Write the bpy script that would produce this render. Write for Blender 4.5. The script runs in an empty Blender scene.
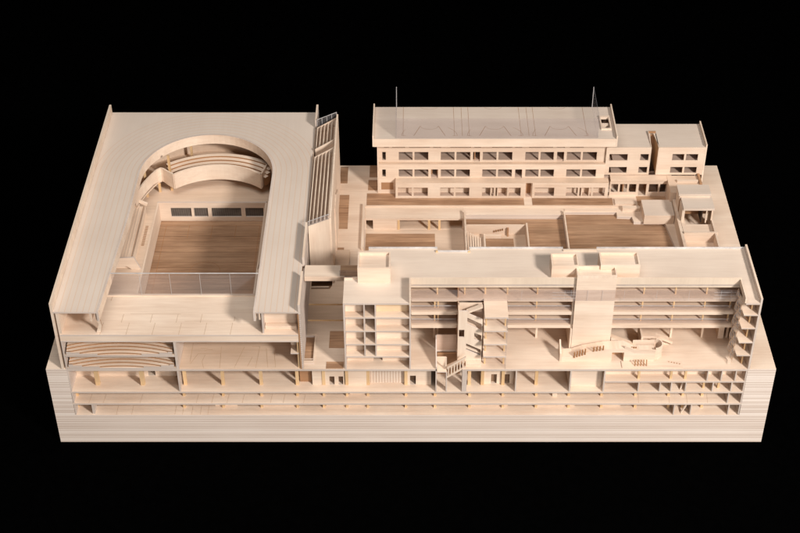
import bpy, math, random
from mathutils import Vector
from mathutils.geometry import tessellate_polygon
random.seed(7)
S = 0.01                      # every number below is a centimetre on the real model
scn = bpy.context.scene
COL = scn.collection

# ------------------------------------------------------------------ materials
def nt(name):
    m = bpy.data.materials.new(name); m.use_nodes = True
    t = m.node_tree; t.nodes.clear()
    return m, t
def N(t, typ, **kw):
    n = t.nodes.new(typ)
    for k, v in kw.items():
        if k in n.inputs: n.inputs[k].default_value = v
        else: setattr(n, k, v)
    return n
def mth(t, op, a, b=None, c=None):
    n = t.nodes.new('ShaderNodeMath'); n.operation = op
    for i, v in enumerate((a, b, c)):
        if v is None: continue
        if isinstance(v, (int, float)): n.inputs[i].default_value = v
        else: t.links.new(v, n.inputs[i])
    return n.outputs[0]
def mixc(t, fac, a, b, mode='MIX'):
    n = t.nodes.new('ShaderNodeMix'); n.data_type = 'RGBA'; n.blend_type = mode
    for i, v in ((0, fac), (6, a), (7, b)):
        if isinstance(v, (int, float)): n.inputs[i].default_value = v
        elif isinstance(v, tuple): n.inputs[i].default_value = v + (1,) if len(v) == 3 else v
        else: t.links.new(v, n.inputs[i])
    return n.outputs[2]
def noise(t, vec, scale, detail=3, rough=.55):
    n = N(t, 'ShaderNodeTexNoise'); n.inputs['Scale'].default_value = scale
    n.inputs['Detail'].default_value = detail; n.inputs['Roughness'].default_value = rough
    t.links.new(vec, n.inputs['Vector']); return n.outputs['Fac']
def ramp(t, fac, p0, p1):
    n = t.nodes.new('ShaderNodeMapRange'); n.inputs['From Min'].default_value = p0; n.inputs['From Max'].default_value = p1
    t.links.new(fac, n.inputs['Value']); return n.outputs['Result']

def wood(name, light, dark, axis='x', grain=1.0, rough=.55, ply=False, rings=False, var=.10, planks=0):
    """timber: fine grain stretched along one axis, blotches, a tone of its own for each sheet"""
    m, t = nt(name)
    out = N(t, 'ShaderNodeOutputMaterial'); b = N(t, 'ShaderNodeBsdfPrincipled')
    tc = N(t, 'ShaderNodeTexCoord'); oi = N(t, 'ShaderNodeObjectInfo')
    off = N(t, 'ShaderNodeVectorMath'); off.operation = 'SCALE'; off.inputs[0].default_value = (3.1, 5.7, 2.3)
    t.links.new(oi.outputs['Random'], off.inputs['Scale'])
    add = N(t, 'ShaderNodeVectorMath'); add.operation = 'ADD'
    t.links.new(tc.outputs['Object'], add.inputs[0]); t.links.new(off.outputs[0], add.inputs[1])
    st = {'x': (9, 150, 150), 'y': (150, 9, 150), 'z': (150, 150, 9)}[axis]
    mp = N(t, 'ShaderNodeMapping'); mp.inputs['Scale'].default_value = st; t.links.new(add.outputs[0], mp.inputs['Vector'])
    mp2 = N(t, 'ShaderNodeMapping'); mp2.inputs['Scale'].default_value = tuple(v * (.55 if v < 20 else .22) for v in st)
    t.links.new(add.outputs[0], mp2.inputs['Vector'])
    g1 = noise(t, mp.outputs[0], 1.6, 5, .65)
    g2 = noise(t, mp2.outputs[0], 1.0, 4, .6)
    bl = noise(t, add.outputs[0], 9, 3, .5)
    f = mth(t, 'ADD', mth(t, 'MULTIPLY', g1, .45 * grain), mth(t, 'ADD', mth(t, 'MULTIPLY', g2, .75 * grain), mth(t, 'MULTIPLY', bl, .55)))
    f = ramp(t, f, (.6 * grain + .275) - .20, (.6 * grain + .275) + .22)
    c = mixc(t, f, light, dark)
    xyz = N(t, 'ShaderNodeSeparateXYZ'); t.links.new(tc.outputs['Object'], xyz.inputs[0])
    if ply:      # stacked sheets: every ply its own tone, thin glue lines, rare knots
        z = mth(t, 'MULTIPLY', xyz.outputs['Z'], 1 / (.0062))
        fl = mth(t, 'FLOOR', z); fr = mth(t, 'FRACT', z)
        wn = N(t, 'ShaderNodeTexWhiteNoise'); wn.noise_dimensions = '1D'; t.links.new(fl, wn.inputs['W'])
        c = mixc(t, mth(t, 'MULTIPLY', wn.outputs['Value'], .62), c, (.53, .40, .315))
        z3 = mth(t, 'MULTIPLY', xyz.outputs['Z'], 1 / .0021)
        wn3 = N(t, 'ShaderNodeTexWhiteNoise'); wn3.noise_dimensions = '1D'; t.links.new(mth(t, 'FLOOR', z3), wn3.inputs['W'])
        c = mixc(t, mth(t, 'MULTIPLY', wn3.outputs['Value'], .45), c, (.93, .84, .74))
        brk = noise(t, mp2.outputs[0], .8, 2, .5)
        line = mth(t, 'LESS_THAN', fr, .2)
        line = mth(t, 'MULTIPLY', line, ramp(t, brk, .28, .52))
        line = mth(t, 'MULTIPLY', line, mth(t, 'GREATER_THAN', wn.outputs['Value'], .25))
        c = mixc(t, mth(t, 'MULTIPLY', line, .62), c, (.36, .23, .155))
    if planks:
        yy = mth(t, 'MULTIPLY', xyz.outputs['Y' if axis == 'x' else 'X'], 1 / planks)
        wn = N(t, 'ShaderNodeTexWhiteNoise'); wn.noise_dimensions = '1D'
        t.links.new(mth(t, 'FLOOR', mth(t, 'ADD', yy, 40.3)), wn.inputs['W'])
        c = mixc(t, mth(t, 'MULTIPLY', wn.outputs['Value'], .55), c, tuple(v * .55 for v in light))
        c = mixc(t, mth(t, 'MULTIPLY', mth(t, 'LESS_THAN', mth(t, 'FRACT', mth(t, 'ADD', yy, 40.3)), .07), .5), c, (.12, .055, .028))
        fm = N(t, 'ShaderNodeMapping'); fm.inputs['Scale'].default_value = (30, 900, 900); t.links.new(add.outputs[0], fm.inputs['Vector'])
        c = mixc(t, mth(t, 'MULTIPLY', ramp(t, noise(t, fm.outputs[0], 1, 3, .6), .45, .75), .5), c, tuple(v * .35 for v in light))
    if rings:    # laser-cut seams that follow the round opening of the hall roof
        px = mth(t, 'ADD', xyz.outputs['X'], .430); py = mth(t, 'ADD', xyz.outputs['Y'], -.453)
        ax = mth(t, 'ABSOLUTE', px); pyc = mth(t, 'MAXIMUM', py, 0.0)
        r = mth(t, 'SQRT', mth(t, 'ADD', mth(t, 'MULTIPLY', ax, ax), mth(t, 'MULTIPLY', pyc, pyc)))
        fr = mth(t, 'FRACT', mth(t, 'MULTIPLY', r, 1 / .0112))
        ln = mth(t, 'LESS_THAN', fr, .11)
        ln = mth(t, 'MULTIPLY', ln, mth(t, 'LESS_THAN', r, .24))
        c = mixc(t, mth(t, 'MULTIPLY', ln, .45), c, (.62, .36, .20))
    hsv = N(t, 'ShaderNodeHueSaturation')
    t.links.new(mth(t, 'ADD', mth(t, 'MULTIPLY', oi.outputs['Random'], var), 1 - var / 2), hsv.inputs['Value'])
    t.links.new(c, hsv.inputs['Color'])
    t.links.new(hsv.outputs[0], b.inputs['Base Color'])
    b.inputs['Roughness'].default_value = rough; b.inputs['Specular IOR Level'].default_value = .3
    bp = N(t, 'ShaderNodeBump'); bp.inputs['Strength'].default_value = .12; bp.inputs['Distance'].default_value = .0006
    t.links.new(g1, bp.inputs['Height']); t.links.new(bp.outputs[0], b.inputs['Normal'])
    t.links.new(b.outputs[0], out.inputs[0])
    return m
def plain(name, col, rough=.7):
    m, t = nt(name)
    out = N(t, 'ShaderNodeOutputMaterial'); b = N(t, 'ShaderNodeBsdfPrincipled')
    tc = N(t, 'ShaderNodeTexCoord'); n = noise(t, tc.outputs['Object'], 60, 3)
    t.links.new(mixc(t, ramp(t, n, .3, .7), tuple(v * .8 for v in col), tuple(min(1, v * 1.15) for v in col)), b.inputs['Base Color'])
    b.inputs['Roughness'].default_value = rough; b.inputs['Specular IOR Level'].default_value = .2
    t.links.new(b.outputs[0], out.inputs[0]); return m
def acrylic(name, tint=(.96, .96, .97), haze=.04, refl=.07):
    m, t = nt(name)
    out = N(t, 'ShaderNodeOutputMaterial')
    tr = N(t, 'ShaderNodeBsdfTransparent'); tr.inputs['Color'].default_value = tint + (1,)
    df = N(t, 'ShaderNodeBsdfDiffuse'); df.inputs['Color'].default_value = (.85, .82, .84, 1)
    gl = N(t, 'ShaderNodeBsdfGlossy'); gl.inputs['Roughness'].default_value = .08
    m1 = N(t, 'ShaderNodeMixShader'); m1.inputs[0].default_value = haze
    m2 = N(t, 'ShaderNodeMixShader'); m2.inputs[0].default_value = refl
    t.links.new(tr.outputs[0], m1.inputs[1]); t.links.new(df.outputs[0], m1.inputs[2])
    t.links.new(m1.outputs[0], m2.inputs[1]); t.links.new(gl.outputs[0], m2.inputs[2])
    t.links.new(m2.outputs[0], out.inputs[0]); return m

BL, BD = (.82, .665, .525), (.655, .485, .36)
birch = wood('birch_plywood', BL, BD, 'x')
birchy = wood('birch_plywood_lengthwise', BL, BD, 'y')
birchz = wood('birch_plywood_upright', (.82, .67, .53), (.66, .49, .365), 'z')
floorw = wood('floor_plywood', (.755, .58, .44), (.60, .435, .31), 'x')
roofw = wood('roof_plywood', (.71, .59, .485), (.61, .49, .395), 'x', .8)
hallroof = wood('hall_roof_plywood', (.68, .57, .475), (.61, .50, .41), 'y', .5, rings=True)
edge = wood('cut_plywood_edge', (.67, .56, .48), (.54, .44, .37), 'x', .8)
edged = wood('burnt_edge_riser_shade', (.36, .18, .08), (.25, .12, .05), 'x', .8)  # burnt edges; on auditorium risers the brown also stands in for riser shadow
plyb = wood('stacked_plywood_block', (.80, .68, .59), (.70, .575, .49), 'x', .6, ply=True, var=.02)
pine = wood('pine_strip', (.76, .53, .30), (.63, .40, .20), 'z', var=.16)
walnut = wood('walnut_veneer', (.57, .345, .205), (.27, .145, .078), 'x', 1.5, .45, var=.12, planks=.018)
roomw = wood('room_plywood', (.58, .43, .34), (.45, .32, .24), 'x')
brownw = wood('brown_stained_wood', (.46, .26, .14), (.33, .17, .085), 'x', 1.0)
lineb = plain('engraved_line', (.36, .17, .07))
lines_pale = plain('faint_engraving', (.52, .34, .21))
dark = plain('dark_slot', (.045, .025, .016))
grill = plain('dark_grille', (.20, .17, .145))
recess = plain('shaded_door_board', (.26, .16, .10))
glass = acrylic('clear_acrylic')
glassp = acrylic('hazy_acrylic_screen', (.97, .955, .955), .04, .05)
glasse = plain('acrylic_edge', (.55, .52, .50), .3)
velvet = plain('black_velvet', (.0006, .0006, .0006), 1.0)
velvet.node_tree.nodes['Principled BSDF'].inputs['Specular IOR Level'].default_value = 0

# ------------------------------------------------------------------ mesh helpers
class MB:
    def __init__(s): s.V = []; s.F = []; s.M = []
    def face(s, idx, m): s.F.append(tuple(idx)); s.M.append(m)
    def box(s, x0, x1, y0, y1, z0, z1, m=0, me=None):
        b = len(s.V)
        s.V += [(x0, y0, z0), (x1, y0, z0), (x1, y1, z0), (x0, y1, z0), (x0, y0, z1), (x1, y0, z1), (x1, y1, z1), (x0, y1, z1)]
        e = m if me is None else me
        for f, k in (((0, 3, 2, 1), m), ((4, 5, 6, 7), m), ((0, 1, 5, 4), e), ((1, 2, 6, 5), e), ((2, 3, 7, 6), e), ((3, 0, 4, 7), e)):
            s.face([b + i for i in f], k)
        return s
    def poly(s, outer, w0, w1, ax='xy', holes=(), m=0, me=1):
        """extruded sheet with cut-outs: outline in plane ax, thickness w0..w1"""
        def p(u, v, w): return {'xy': (u, v, w), 'xz': (u, w, v), 'yz': (w, u, v)}[ax]
        loops = [list(outer)] + [list(h) for h in holes]
        tri = tessellate_polygon([[Vector((u, v, 0)) for u, v in l] for l in loops])
        flat = [q for l in loops for q in l]; n = len(flat); b = len(s.V)
        s.V += [p(u, v, w0) for u, v in flat] + [p(u, v, w1) for u, v in flat]
        for t in tri:
            s.face((b + t[0], b + t[1], b + t[2]), m); s.face((b + n + t[2], b + n + t[1], b + n + t[0]), m)
        k = 0
        for l in loops:
            for i in range(len(l)):
                a, c = k + i, k + (i + 1) % len(l)
                s.face((b + a, b + c, b + n + c, b + n + a), me)
            k += len(l)
        return s
    def ribbon(s, pts, z0, z1, th, m=0, me=1):
        """upright bent band along a plan line; z0/z1 numbers or lists"""
        n = len(pts); L = []; R = []
        for i in range(n):
            a = Vector(pts[max(i - 1, 0)]); c = Vector(pts[min(i + 1, n - 1)]); d = (c - a).normalized()
            q = Vector((-d.y, d.x)) * th / 2; P0 = Vector(pts[i]); L.append(P0 + q); R.append(P0 - q)
        zz0 = z0 if isinstance(z0, (list, tuple)) else [z0] * n; zz1 = z1 if isinstance(z1, (list, tuple)) else [z1] * n
        b = len(s.V)
        for i in range(n):
            s.V += [(L[i].x, L[i].y, zz0[i]), (R[i].x, R[i].y, zz0[i]), (R[i].x, R[i].y, zz1[i]), (L[i].x, L[i].y, zz1[i])]
        for i in range(n - 1):
            a = b + 4 * i; c = a + 4
            s.face((a, c, c + 3, a + 3), m); s.face((a + 1, a + 2, c + 2, c + 1), m)
            s.face((a + 3, c + 3, c + 2, a + 2), me); s.face((a, a + 1, c + 1, c), me)
        a = b; s.face((a, a + 3, a + 2, a + 1), me); a = b + 4 * (n - 1); s.face((a, a + 1, a + 2, a + 3), me)
        return s
    def beam(s, p, q, w, h, m=0):
        """bar from p to q; w across, h tall"""
        p, q = Vector(p), Vector(q); d = (q - p).normalized()
        up = Vector((0, 0, 1)) if abs(d.z) < .95 else Vector((0, 1, 0))
        a = d.cross(up).normalized() * w / 2; u = a.cross(d).normalized() * h / 2
        b = len(s.V)
        for e in (p, q):
            for k in (a + u, a - u, -a - u, -a + u): s.V.append(tuple(e + k))
        for f in ((0, 1, 2, 3), (7, 6, 5, 4), (0, 4, 5, 1), (1, 5, 6, 2), (2, 6, 7, 3), (3, 7, 4, 0)): s.face([b + i for i in f], m)
        return s
    def lines(s, pts, z, w=.09, closed=False):
        n = len(pts)
        for i in range(n if closed else n - 1):
            a = Vector(pts[i]); c = Vector(pts[(i + 1) % n]); d = (c - a).normalized(); q = Vector((-d.y, d.x)) * w / 2
            b = len(s.V)
            for e in (a + q, a - q, c - q, c + q): s.V.append((e.x, e.y, z))
            s.face((b, b + 1, b + 2, b + 3), 0)
        return s
    def build(s, name, mats, parent=None, keep=False):
        if not isinstance(mats, (list, tuple)): mats = [mats]
        xs, ys, zs = zip(*s.V)
        o = (0, 0, 0) if keep else ((min(xs) + max(xs)) / 2, (min(ys) + max(ys)) / 2, min(zs))
        me = bpy.data.meshes.new(name)
        me.from_pydata([((x - o[0]) * S, (y - o[1]) * S, (z - o[2]) * S) for x, y, z in s.V], [], s.F)
        for m in mats: me.materials.append(m)
        for i, pl in enumerate(me.polygons): pl.material_index = min(s.M[i], len(mats) - 1)
        me.update()
        ob = bpy.data.objects.new(name, me); COL.objects.link(ob)
        w = Vector(o) * S
        ob['_w'] = [w.x, w.y, w.z]
        if parent is not None:
            ob.parent = parent; ob.location = w - Vector(parent['_w'])
        else: ob.location = w
        return ob
def thing(name, label, cat, at, group=None):
    o = bpy.data.objects.new(name, None); COL.objects.link(o)
    o.location = Vector(at) * S; o['_w'] = list(Vector(at) * S); o.empty_display_size = .02
    o['label'] = label; o['category'] = cat
    if group: o['group'] = group
    return o
def tag(o, label, cat, group=None):
    o['label'] = label; o['category'] = cat
    if group: o['group'] = group
    return o
def struct(o): o['kind'] = 'structure'; return o
def rect(x0, x1, y0, y1): return [(x0, y0), (x1, y0), (x1, y1), (x0, y1)]
W2 = [birch, edge]
def column(p, x, y, z0, z1, w=.42, mat=None, d=None):
    d = d or w
    return MB().box(x - w / 2, x + w / 2, y - d / 2, y + d / 2, z0, z1).build('column', mat or pine, p)
def arc(cx, cy, r, a0, a1, n=24, ry=None):
    ry = ry or r
    return [(cx + r * math.cos(math.radians(a0 + (a1 - a0) * i / n)), cy + ry * math.sin(math.radians(a0 + (a1 - a0) * i / n))) for i in range(n + 1)]

# ------------------------------------------------------------------ setting
struct(MB().box(-600, 600, -300, 1500, -2, -.02).build('tabletop', velvet))

G = 19.6                                   # street level of the model
PIT = 18.6                                 # how far the section cut reaches in
# ------------------------------------------------------------------ plinth
pl = thing('plywood_plinth', 'thick block of stacked pale plywood sheets carrying the whole architectural model', 'plinth', (0, 34, 0))
court_a = rect(-10.0, 11.5, 37.2, 53.0)
court_b = [(11.95, 30), (33.25, 30), (33.25, 50.0), (11.95, 50.0)]
court_c = [(33.65, 30), (57.0, 30), (55.2, 46.7), (54.6, 47.4), (48.4, 47.4), (48.2, 49.3), (45.0, 49.5), (45.0, 51.0), (33.65, 51.0)]
gar = rect(-20.8, -16.2, 21.2, 28.0)
MB().box(-70, 70, 0, 69, 0, 7.35, 1).build('lower_block', [birch, plyb], pl, keep=True)
outl = [(-70, 0), (-66.1, 0), (-66.1, PIT), (64.6, PIT), (64.6, 0), (70, 0), (70, 69), (-70, 69)]
MB().poly(outl, 7.35, G, holes=[court_a, court_b, court_c, gar]).build('upper_block', [birch, plyb], pl, keep=True)

# ------------------------------------------------------------------ basement storeys seen in the section cut
bs = thing('basement_section', 'open basement storeys with yellow posts along the cut front face of the plinth', 'basement', (0, 0, 7.4))
MB().box(-66.08, 64.58, .02, PIT - .02, 7.36, 7.45, 0, 1).build('floor_slab', W2, bs)
MB().box(-66.08, 64.58, 0, PIT - .02, 10.22, 10.6, 0, 1).build('floor_slab', W2, bs)
MB().box(-66.08, 64.58, 0, PIT - .02, 13.32, 13.7, 0, 1).build('floor_slab', W2, bs)
MB().box(37.45, 64.58, .02, PIT - .02, 16.1, 16.45, 0, 1).build('mezzanine_slab', W2, bs)
gnd = [(-66.08, 0), (4.95, 0), (4.95, 5.6), (8.9, 5.6), (8.9, 1.8), (9.8, 1.8), (9.8, 0), (64.58, 0), (64.58, PIT - .01), (-66.08, PIT - .01)]
MB().poly(gnd, 19.15, G, holes=[rect(-20.9, -18.9, 1.9, 9.6)]).build('ground_slab', W2, bs)
for x in (-65.6, -44.6, -36.9, -29.35, -22.3, -17.1, -12.55, -8.45, -.98, 4.72, 11.5, 18.05, 24.6, 31.0, 37.45, 44.1, 50.6, 53.4, 57.2, 28.3):
    if x != 28.3: column(bs, x, 2.3, 10.6, 13.25, .5)
    if x not in (28.3,): column(bs, x * 1.005, 2.3, 7.45, 10.15, .5)
for x in (-61.1, -52.3, -44.0, -36.65, -29.2, -22.15, -17.0, -12.5, -8.35, -.98, 11.35, 13.9, 17.9, 24.4):
    column(bs, x, 2.2, 13.7, 19.15, .62 if x > -50 else .8)
for x in (44.0, 50.2, 53.0): column(bs, x, .9, 16.45, 19.15, .45)
for x in (56.9, 59.8): column(bs, x, 1.2, 13.7, 16.1, .4)
column(bs, 28.2, 2.4, 10.6, 13.25, .9, birch)
# low partitions on the lowest floors
for a, b in ((-38.8, -34.4), (-29.3, -22.4), (-16.8, -8.9), (11.3, 19.2), (24.4, 32.4), (37.8, 41.4)):
    MB().box(a, b, 2.62, 2.8, 7.45, 8.9).build('partition', birch, bs)
for a, b in ((-12.1, -8.8),):
    MB().box(a, b, 2.62, 2.8, 10.6, 13.25).build('partition', birch, bs)
def fin(x, y0, y1, z0, z1, name='partition', th=.22, mat=None):
    return MB().box(x - th / 2, x + th / 2, y0, y1, z0, z1, 0, 1).build(name, [mat or birchy, edge], bs)
for x in (51.6, 54.9, 62.3, 64.4): fin(x, .05, 4.2, 7.45, 10.15)
for x in (61.8, 64.45): fin(x, .05, 4.2, 10.6, 13.25)
for x in (44.05, 48.2, 50.4, 53.2, 58.45, 62.05, 64.45): fin(x, .05, 4.5, 13.7, 16.1)
for x in (57.1, 59.8, 62.5, 64.45): fin(x, .05, 4.0, 16.45, 19.15)
fin(-62.4, .3, 2.3, 7.45, 10.15, th=.5)
fin(-65.9, .05, PIT - .1, 7.45, 13.25, 'side_wall'); fin(-65.9, .05, PIT - .1, 13.7, 19.15, 'side_wall')
fin(-44.8, .05, 9, 13.7, 19.15, 'cross_wall', .3)
fin(4.85, .0, 5.5, 13.7, 19.15, 'cross_wall', .24); fin(20.25, .05, 3.5, 13.7, 19.15, 'cross_wall', .24)
fin(30.75, .05, 6.5, 13.7, 19.15, 'cross_wall', .3); fin(37.3, .05, 6.5, 13.7, 19.15, 'cross_wall', .3)
MB().beam((52.4, .6, 13.75), (53.1, 1.6, 16.0), .25, .3).build('stair_flight', birch, bs)
MB().beam((53.2, .6, 7.5), (54.6, 1.4, 9.9), .25, .3).build('stair_flight', birch, bs)
# back walls of the top basement storey with their door openings
def wallxz(x0, x1, z0, z1, y, holes=(), th=.25, mats=None, parent=None, name='back_wall'):
    return MB().poly(rect(x0, x1, z0, z1), y, y + th, 'xz', [rect(*h) for h in holes]).build(name, mats or W2, parent)
Bt = 19.14
wallxz(-65.75, -45.0, 13.7, Bt, 4.6, [(-51.6, -50.2, 13.75, 17.4)], parent=bs)
wallxz(-44.6, -22.0, 13.7, Bt, 10.5, parent=bs)
wallxz(-21.7, -19.3, 13.7, Bt, 2.9, parent=bs, mats=[brownw, edge])
wallxz(-19.2, -13.0, 13.7, Bt, 2.0, [(-15.9, -14.9, 13.75, 15.9), (-14.1, -13.2, 13.75, 15.9)], parent=bs)
wallxz(-12.2, -8.6, 13.7, Bt, 1.9, parent=bs)
wallxz(-8.1, -1.3, 13.7, Bt, 2.6, parent=bs, mats=[roofw, edge])
mm = MB()
for i in range(12): mm.box(-7.9 + i * .55, -7.85 + i * .55, 2.57, 2.6, 13.75, 19.1)
mm.build('seam_lines', lineb, bs)
wallxz(-.7, 3.9, 13.7, Bt, 2.0, [(-.2, .95, 13.75, 16.1)], parent=bs)
MB().box(5.1, 9.6, 5.2, 5.4, 13.7, Bt).build('back_wall', brownw, bs)
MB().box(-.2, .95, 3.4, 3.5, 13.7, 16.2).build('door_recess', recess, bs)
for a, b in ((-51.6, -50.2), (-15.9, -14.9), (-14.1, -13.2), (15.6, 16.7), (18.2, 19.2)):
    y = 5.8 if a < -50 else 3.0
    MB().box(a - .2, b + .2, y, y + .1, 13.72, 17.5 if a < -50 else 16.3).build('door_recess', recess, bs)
wallxz(14.2, 17.5, 13.7, Bt, 2.3, [(15.6, 16.7, 13.75, 16.2)], parent=bs)
wallxz(17.9, 20.1, 13.7, Bt, 2.3, [(18.2, 19.2, 13.75, 16.2)], parent=bs)
wallxz(20.4, 37.1, 13.7, Bt, 7.2, parent=bs)
MB().box(31.1, 37.1, 1.6, 1.85, 13.7, 19.1).build('back_wall', birch, bs)
wallxz(37.5, 64.3, 16.45, Bt, 2.2, parent=bs); wallxz(37.5, 64.3, 13.7, 16.09, 3.2, parent=bs)
wallxz(-65.7, 64.4, 10.6, 13.24, 14, parent=bs); wallxz(-65.7, 64.4, 7.46, 10.14, 14, parent=bs)
# the stair pit cut through the ground slab
MB().box(9.85, 10.75, .02, 1.7, 13.7, 19.14, 0, 1).build('pit_pier', [birchz, edge], bs)
MB().box(5.0, 6.85, -.0, 4.4, 18.7, 18.95, 0, 1).build('landing', W2, bs)
MB().box(6.72, 6.95, .02, 1.2, 13.7, 18.69, 0, 1).build('landing_post', [birchz, edge], bs)
MB().poly([(0, 19.16), (5.5, 19.16), (5.5, 23.5), (4.2, 23.5), (0, 20.2)], 4.74, 4.96, 'yz').build('pit_side_wall', [birchy, edge], bs)
MB().box(4.98, 8.85, 5.62, 5.8, 19.6, 23.4).build('pit_rear_wall', roomw, bs)
# floor seams
mk = MB()
for x in (-63, -60.2, -53, -42, -39, -36, -33, -27.5, -25, -21, 44.5, 50.5, 54, 58): MB().lines([(x, .1), (x + .2, 2.6)], 10.612, .06).build('floor_seam', lines_pale, bs)
for x in (-58, -55, -46.5, -45, -43.2, -41.5, -40): MB().lines([(x, .1), (x, 2.6)], 7.462, .06).build('floor_seam', lines_pale, bs)

# ------------------------------------------------------------------ plaza between the two front buildings
wp = tag(MB().box(-16.0, -12.95, 6.1, 11.1, G + .004, G + .06).build('timber_planting_bed', walnut), 'walnut rectangle in the plaza floor against the tall cell block, farther from the front', 'planting bed')
wp = tag(MB().box(-16.3, -12.95, .15, 2.1, G + .004, G + .06).build('timber_planting_bed', walnut), 'small walnut rectangle at the very front of the plaza beside the cell block', 'planting bed')
sb = thing('sunken_planting_bed', 'dark walnut strip sunk in a pale frame beside the sports hall wall', 'planting bed', (-19.9, 6, 19))
MB().box(-20.9, -18.9, 1.9, 9.6, 19.16, 19.3).build('bed_floor', walnut, sb)
MB().poly(rect(-20.98, -18.6, 1.5, 10.2), G + .004, G + .2, holes=[rect(-20.75, -18.9, 2.3, 9.6)]).build('frame', W2, sb)
MB().box(-20.75, -18.9, 2.7, 2.95, G, G + .15).build('cross_bar', birch, sb)
pt = thing('plaza_terrace', 'raised pale terrace with an orange cut edge across the gap under the footbridge', 'terrace', (-16.9, 22, G))
MB().poly([(-21.1, 18.7), (-12.9, 18.7), (-12.9, 36.5), (-21.1, 36.5)], G + .004, G + .75, holes=[[(-20.4, 23.4), (-16.6, 23.4), (-14.8, 27.4), (-20.4, 27.4)]]).build('deck', [floorw, pine], pt)
MB().box(-20.6, -14.6, 23.2, 27.6, 17.5, G - .8).build('sunken_floor', walnut, pt)
MB().box(-20.4, -16.8, 24.4, 24.65, G + .1, G + .45).build('cross_bar', birch, pt)
MB().box(-21.05, -12.9, 14.2, 18.68, G + .004, G + .38, 0, 1).build('lower_tread', [floorw, pine], pt)

# ------------------------------------------------------------------ sports hall
RZ = 33.9
hx0, hx1 = -66.5, -21.0
hl = thing('sports_hall', 'large hall with horseshoe shaped roof opening showing a walnut sports court inside', 'building', (-43.8, 34, G))
inner = [(-57.4, -.0)] + [(-57.3, 30)] + [(x, y) for x, y in arc(-43.05, 45.2, 14.15, 180, 0, 36, 14.8)] + [(-28.95, 30), (-29.1, 0)]
inner[0] = (-58.3, 0); inner[1] = (-57.15, 30)
roof = [(hx0, 0), inner[0]] + inner[1:-1] + [inner[-1], (hx1, 0), (hx1, 69), (hx0, 69)]
MB().poly(roof, RZ - .35, RZ).build('roof', [hallroof, edge], hl, keep=True)
for nm in ('roof',):   # roof material works in model coordinates
    pass
sk = [(x + (.02 if x < -43 else -.02), y) for x, y in inner]
MB().ribbon(sk, RZ - 2.2, RZ + .06, .4).build('roof_skirt', [birch, edge], hl)
MB().ribbon([(x * 1 + (-2.0 if x < -43 else 2.0) * (1 if abs(x + 43) > 10 else abs(x + 43) / 10), y) for x, y in inner if y < 30], RZ - 1.9, RZ - .36, .3) if False else None
MB().box(-59.9, -59.6, .4, 5, RZ - 2.6, RZ - .36).build('roof_rib', W2, hl)
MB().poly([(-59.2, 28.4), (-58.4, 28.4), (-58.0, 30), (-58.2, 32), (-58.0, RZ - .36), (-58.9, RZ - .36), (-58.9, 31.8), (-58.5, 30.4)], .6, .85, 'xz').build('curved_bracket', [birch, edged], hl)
MB().box(-28.4, -28.1, .5, 6, RZ - 2.3, RZ - .36).build('roof_rib', W2, hl)
MB().box(-66.95, -66.52, 0, 69, 19.6, 35.9, 0, 1).build('side_wall', [birchy, birch], hl)
MB().box(-66.45, -66.15, .02, 11, 14, 28.3, 0, 1).build('inner_side_wall', [birchy, edge], hl) if False else None
MB().box(hx1 + .02, hx1 + .45, 62.6, 69, 26, 35.95, 0, 1).build('parapet', [birchy, edge], hl)
MB().box(hx1 + .02, hx1 + .45, 14.3, 25.7, RZ - .6, 35.6, 0, 1).build('parapet', [birchy, edge], hl)
MB().box(hx1 + .02, hx1 + .45, 0, 10.1, RZ - .6, 35.6, 0, 1).build('parapet', [birchy, edge], hl)
lou = MB()
lou.box(hx1 - .15, hx1 + .1, .05, 25, G, RZ - .62)
MBl = MB()
for k in range(27): MBl.box(hx1 + .12, hx1 + .42, .0, 25, G + .15 + k * .5, G + .37 + k * .5)
lou.build('side_wall', [brownw], hl); MBl.build('louvre_screen', edge, hl)
MB().box(hx1 - .15, hx1 + .2, 25.1, 69, G, RZ - .36).build('side_wall', birchy, hl)
MB().box(hx0 + .02, hx1 - .2, 68.6, 68.95, G, RZ - .36).build('rear_wall', birch, hl)
# front terrace slab
FT = 28.35
MB().poly(rect(-66.1, hx1 - .2, 0, 11.9), 26.5, FT, holes=()).build('terrace_slab', [birch, birch], hl)
MB().box(-66.1, hx1 - .2, -.03, -.001, FT - .35, FT - .02).build('terrace_edge_band', edge, hl)
MB().box(-66.1, hx1 - .2, -.03, -.001, 26.52, 26.85).build('terrace_edge_band', edge, hl)
# engraved lines on the terrace
tm = MB()
for x in (-58.5, -53.6, -48.7, -43.7, -38.9, -34.0): tm.lines([(x, 0), (x + .15, 3.4), (x + .05, 3.4)], FT + .012, .07)
for x in (-55, -49.5, -44.6, -40): tm.lines([(x, 3.5), (x + .1, 6)], FT + .012, .07)
tm.lines([(-53.6, 6), (-44, 6)], FT + .012, .07); tm.lines([(-58, 10), (-57.9, 11.2)], FT + .012, .1); tm.lines([(-43, 3.9), (-33.6, 3.9), (-33.6, 5.2)], FT + .012, .07)
tm.build('engraved_lines', lines_pale, hl)
# glass screen across the opening
MB().box(-59.4, -29.3, 11.45, 11.6, FT, 33.5).build('glass_screen', glassp, hl)
MB().box(-57.9, -29.3, 11.43, 11.62, 33.86, 33.98).build('glass_rim', glasse, hl)
gm = MB()
for x in (-52.2, -46.4, -40.6, -34.8): gm.box(x - .025, x + .025, 11.40, 11.44, FT, 33.85)
gm.build('glass_joints', glasse, hl)
MB().box(-60.5, -29.3, 11.3, 11.9, FT, FT + .22).build('glass_base_rail', birch, hl)
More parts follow.
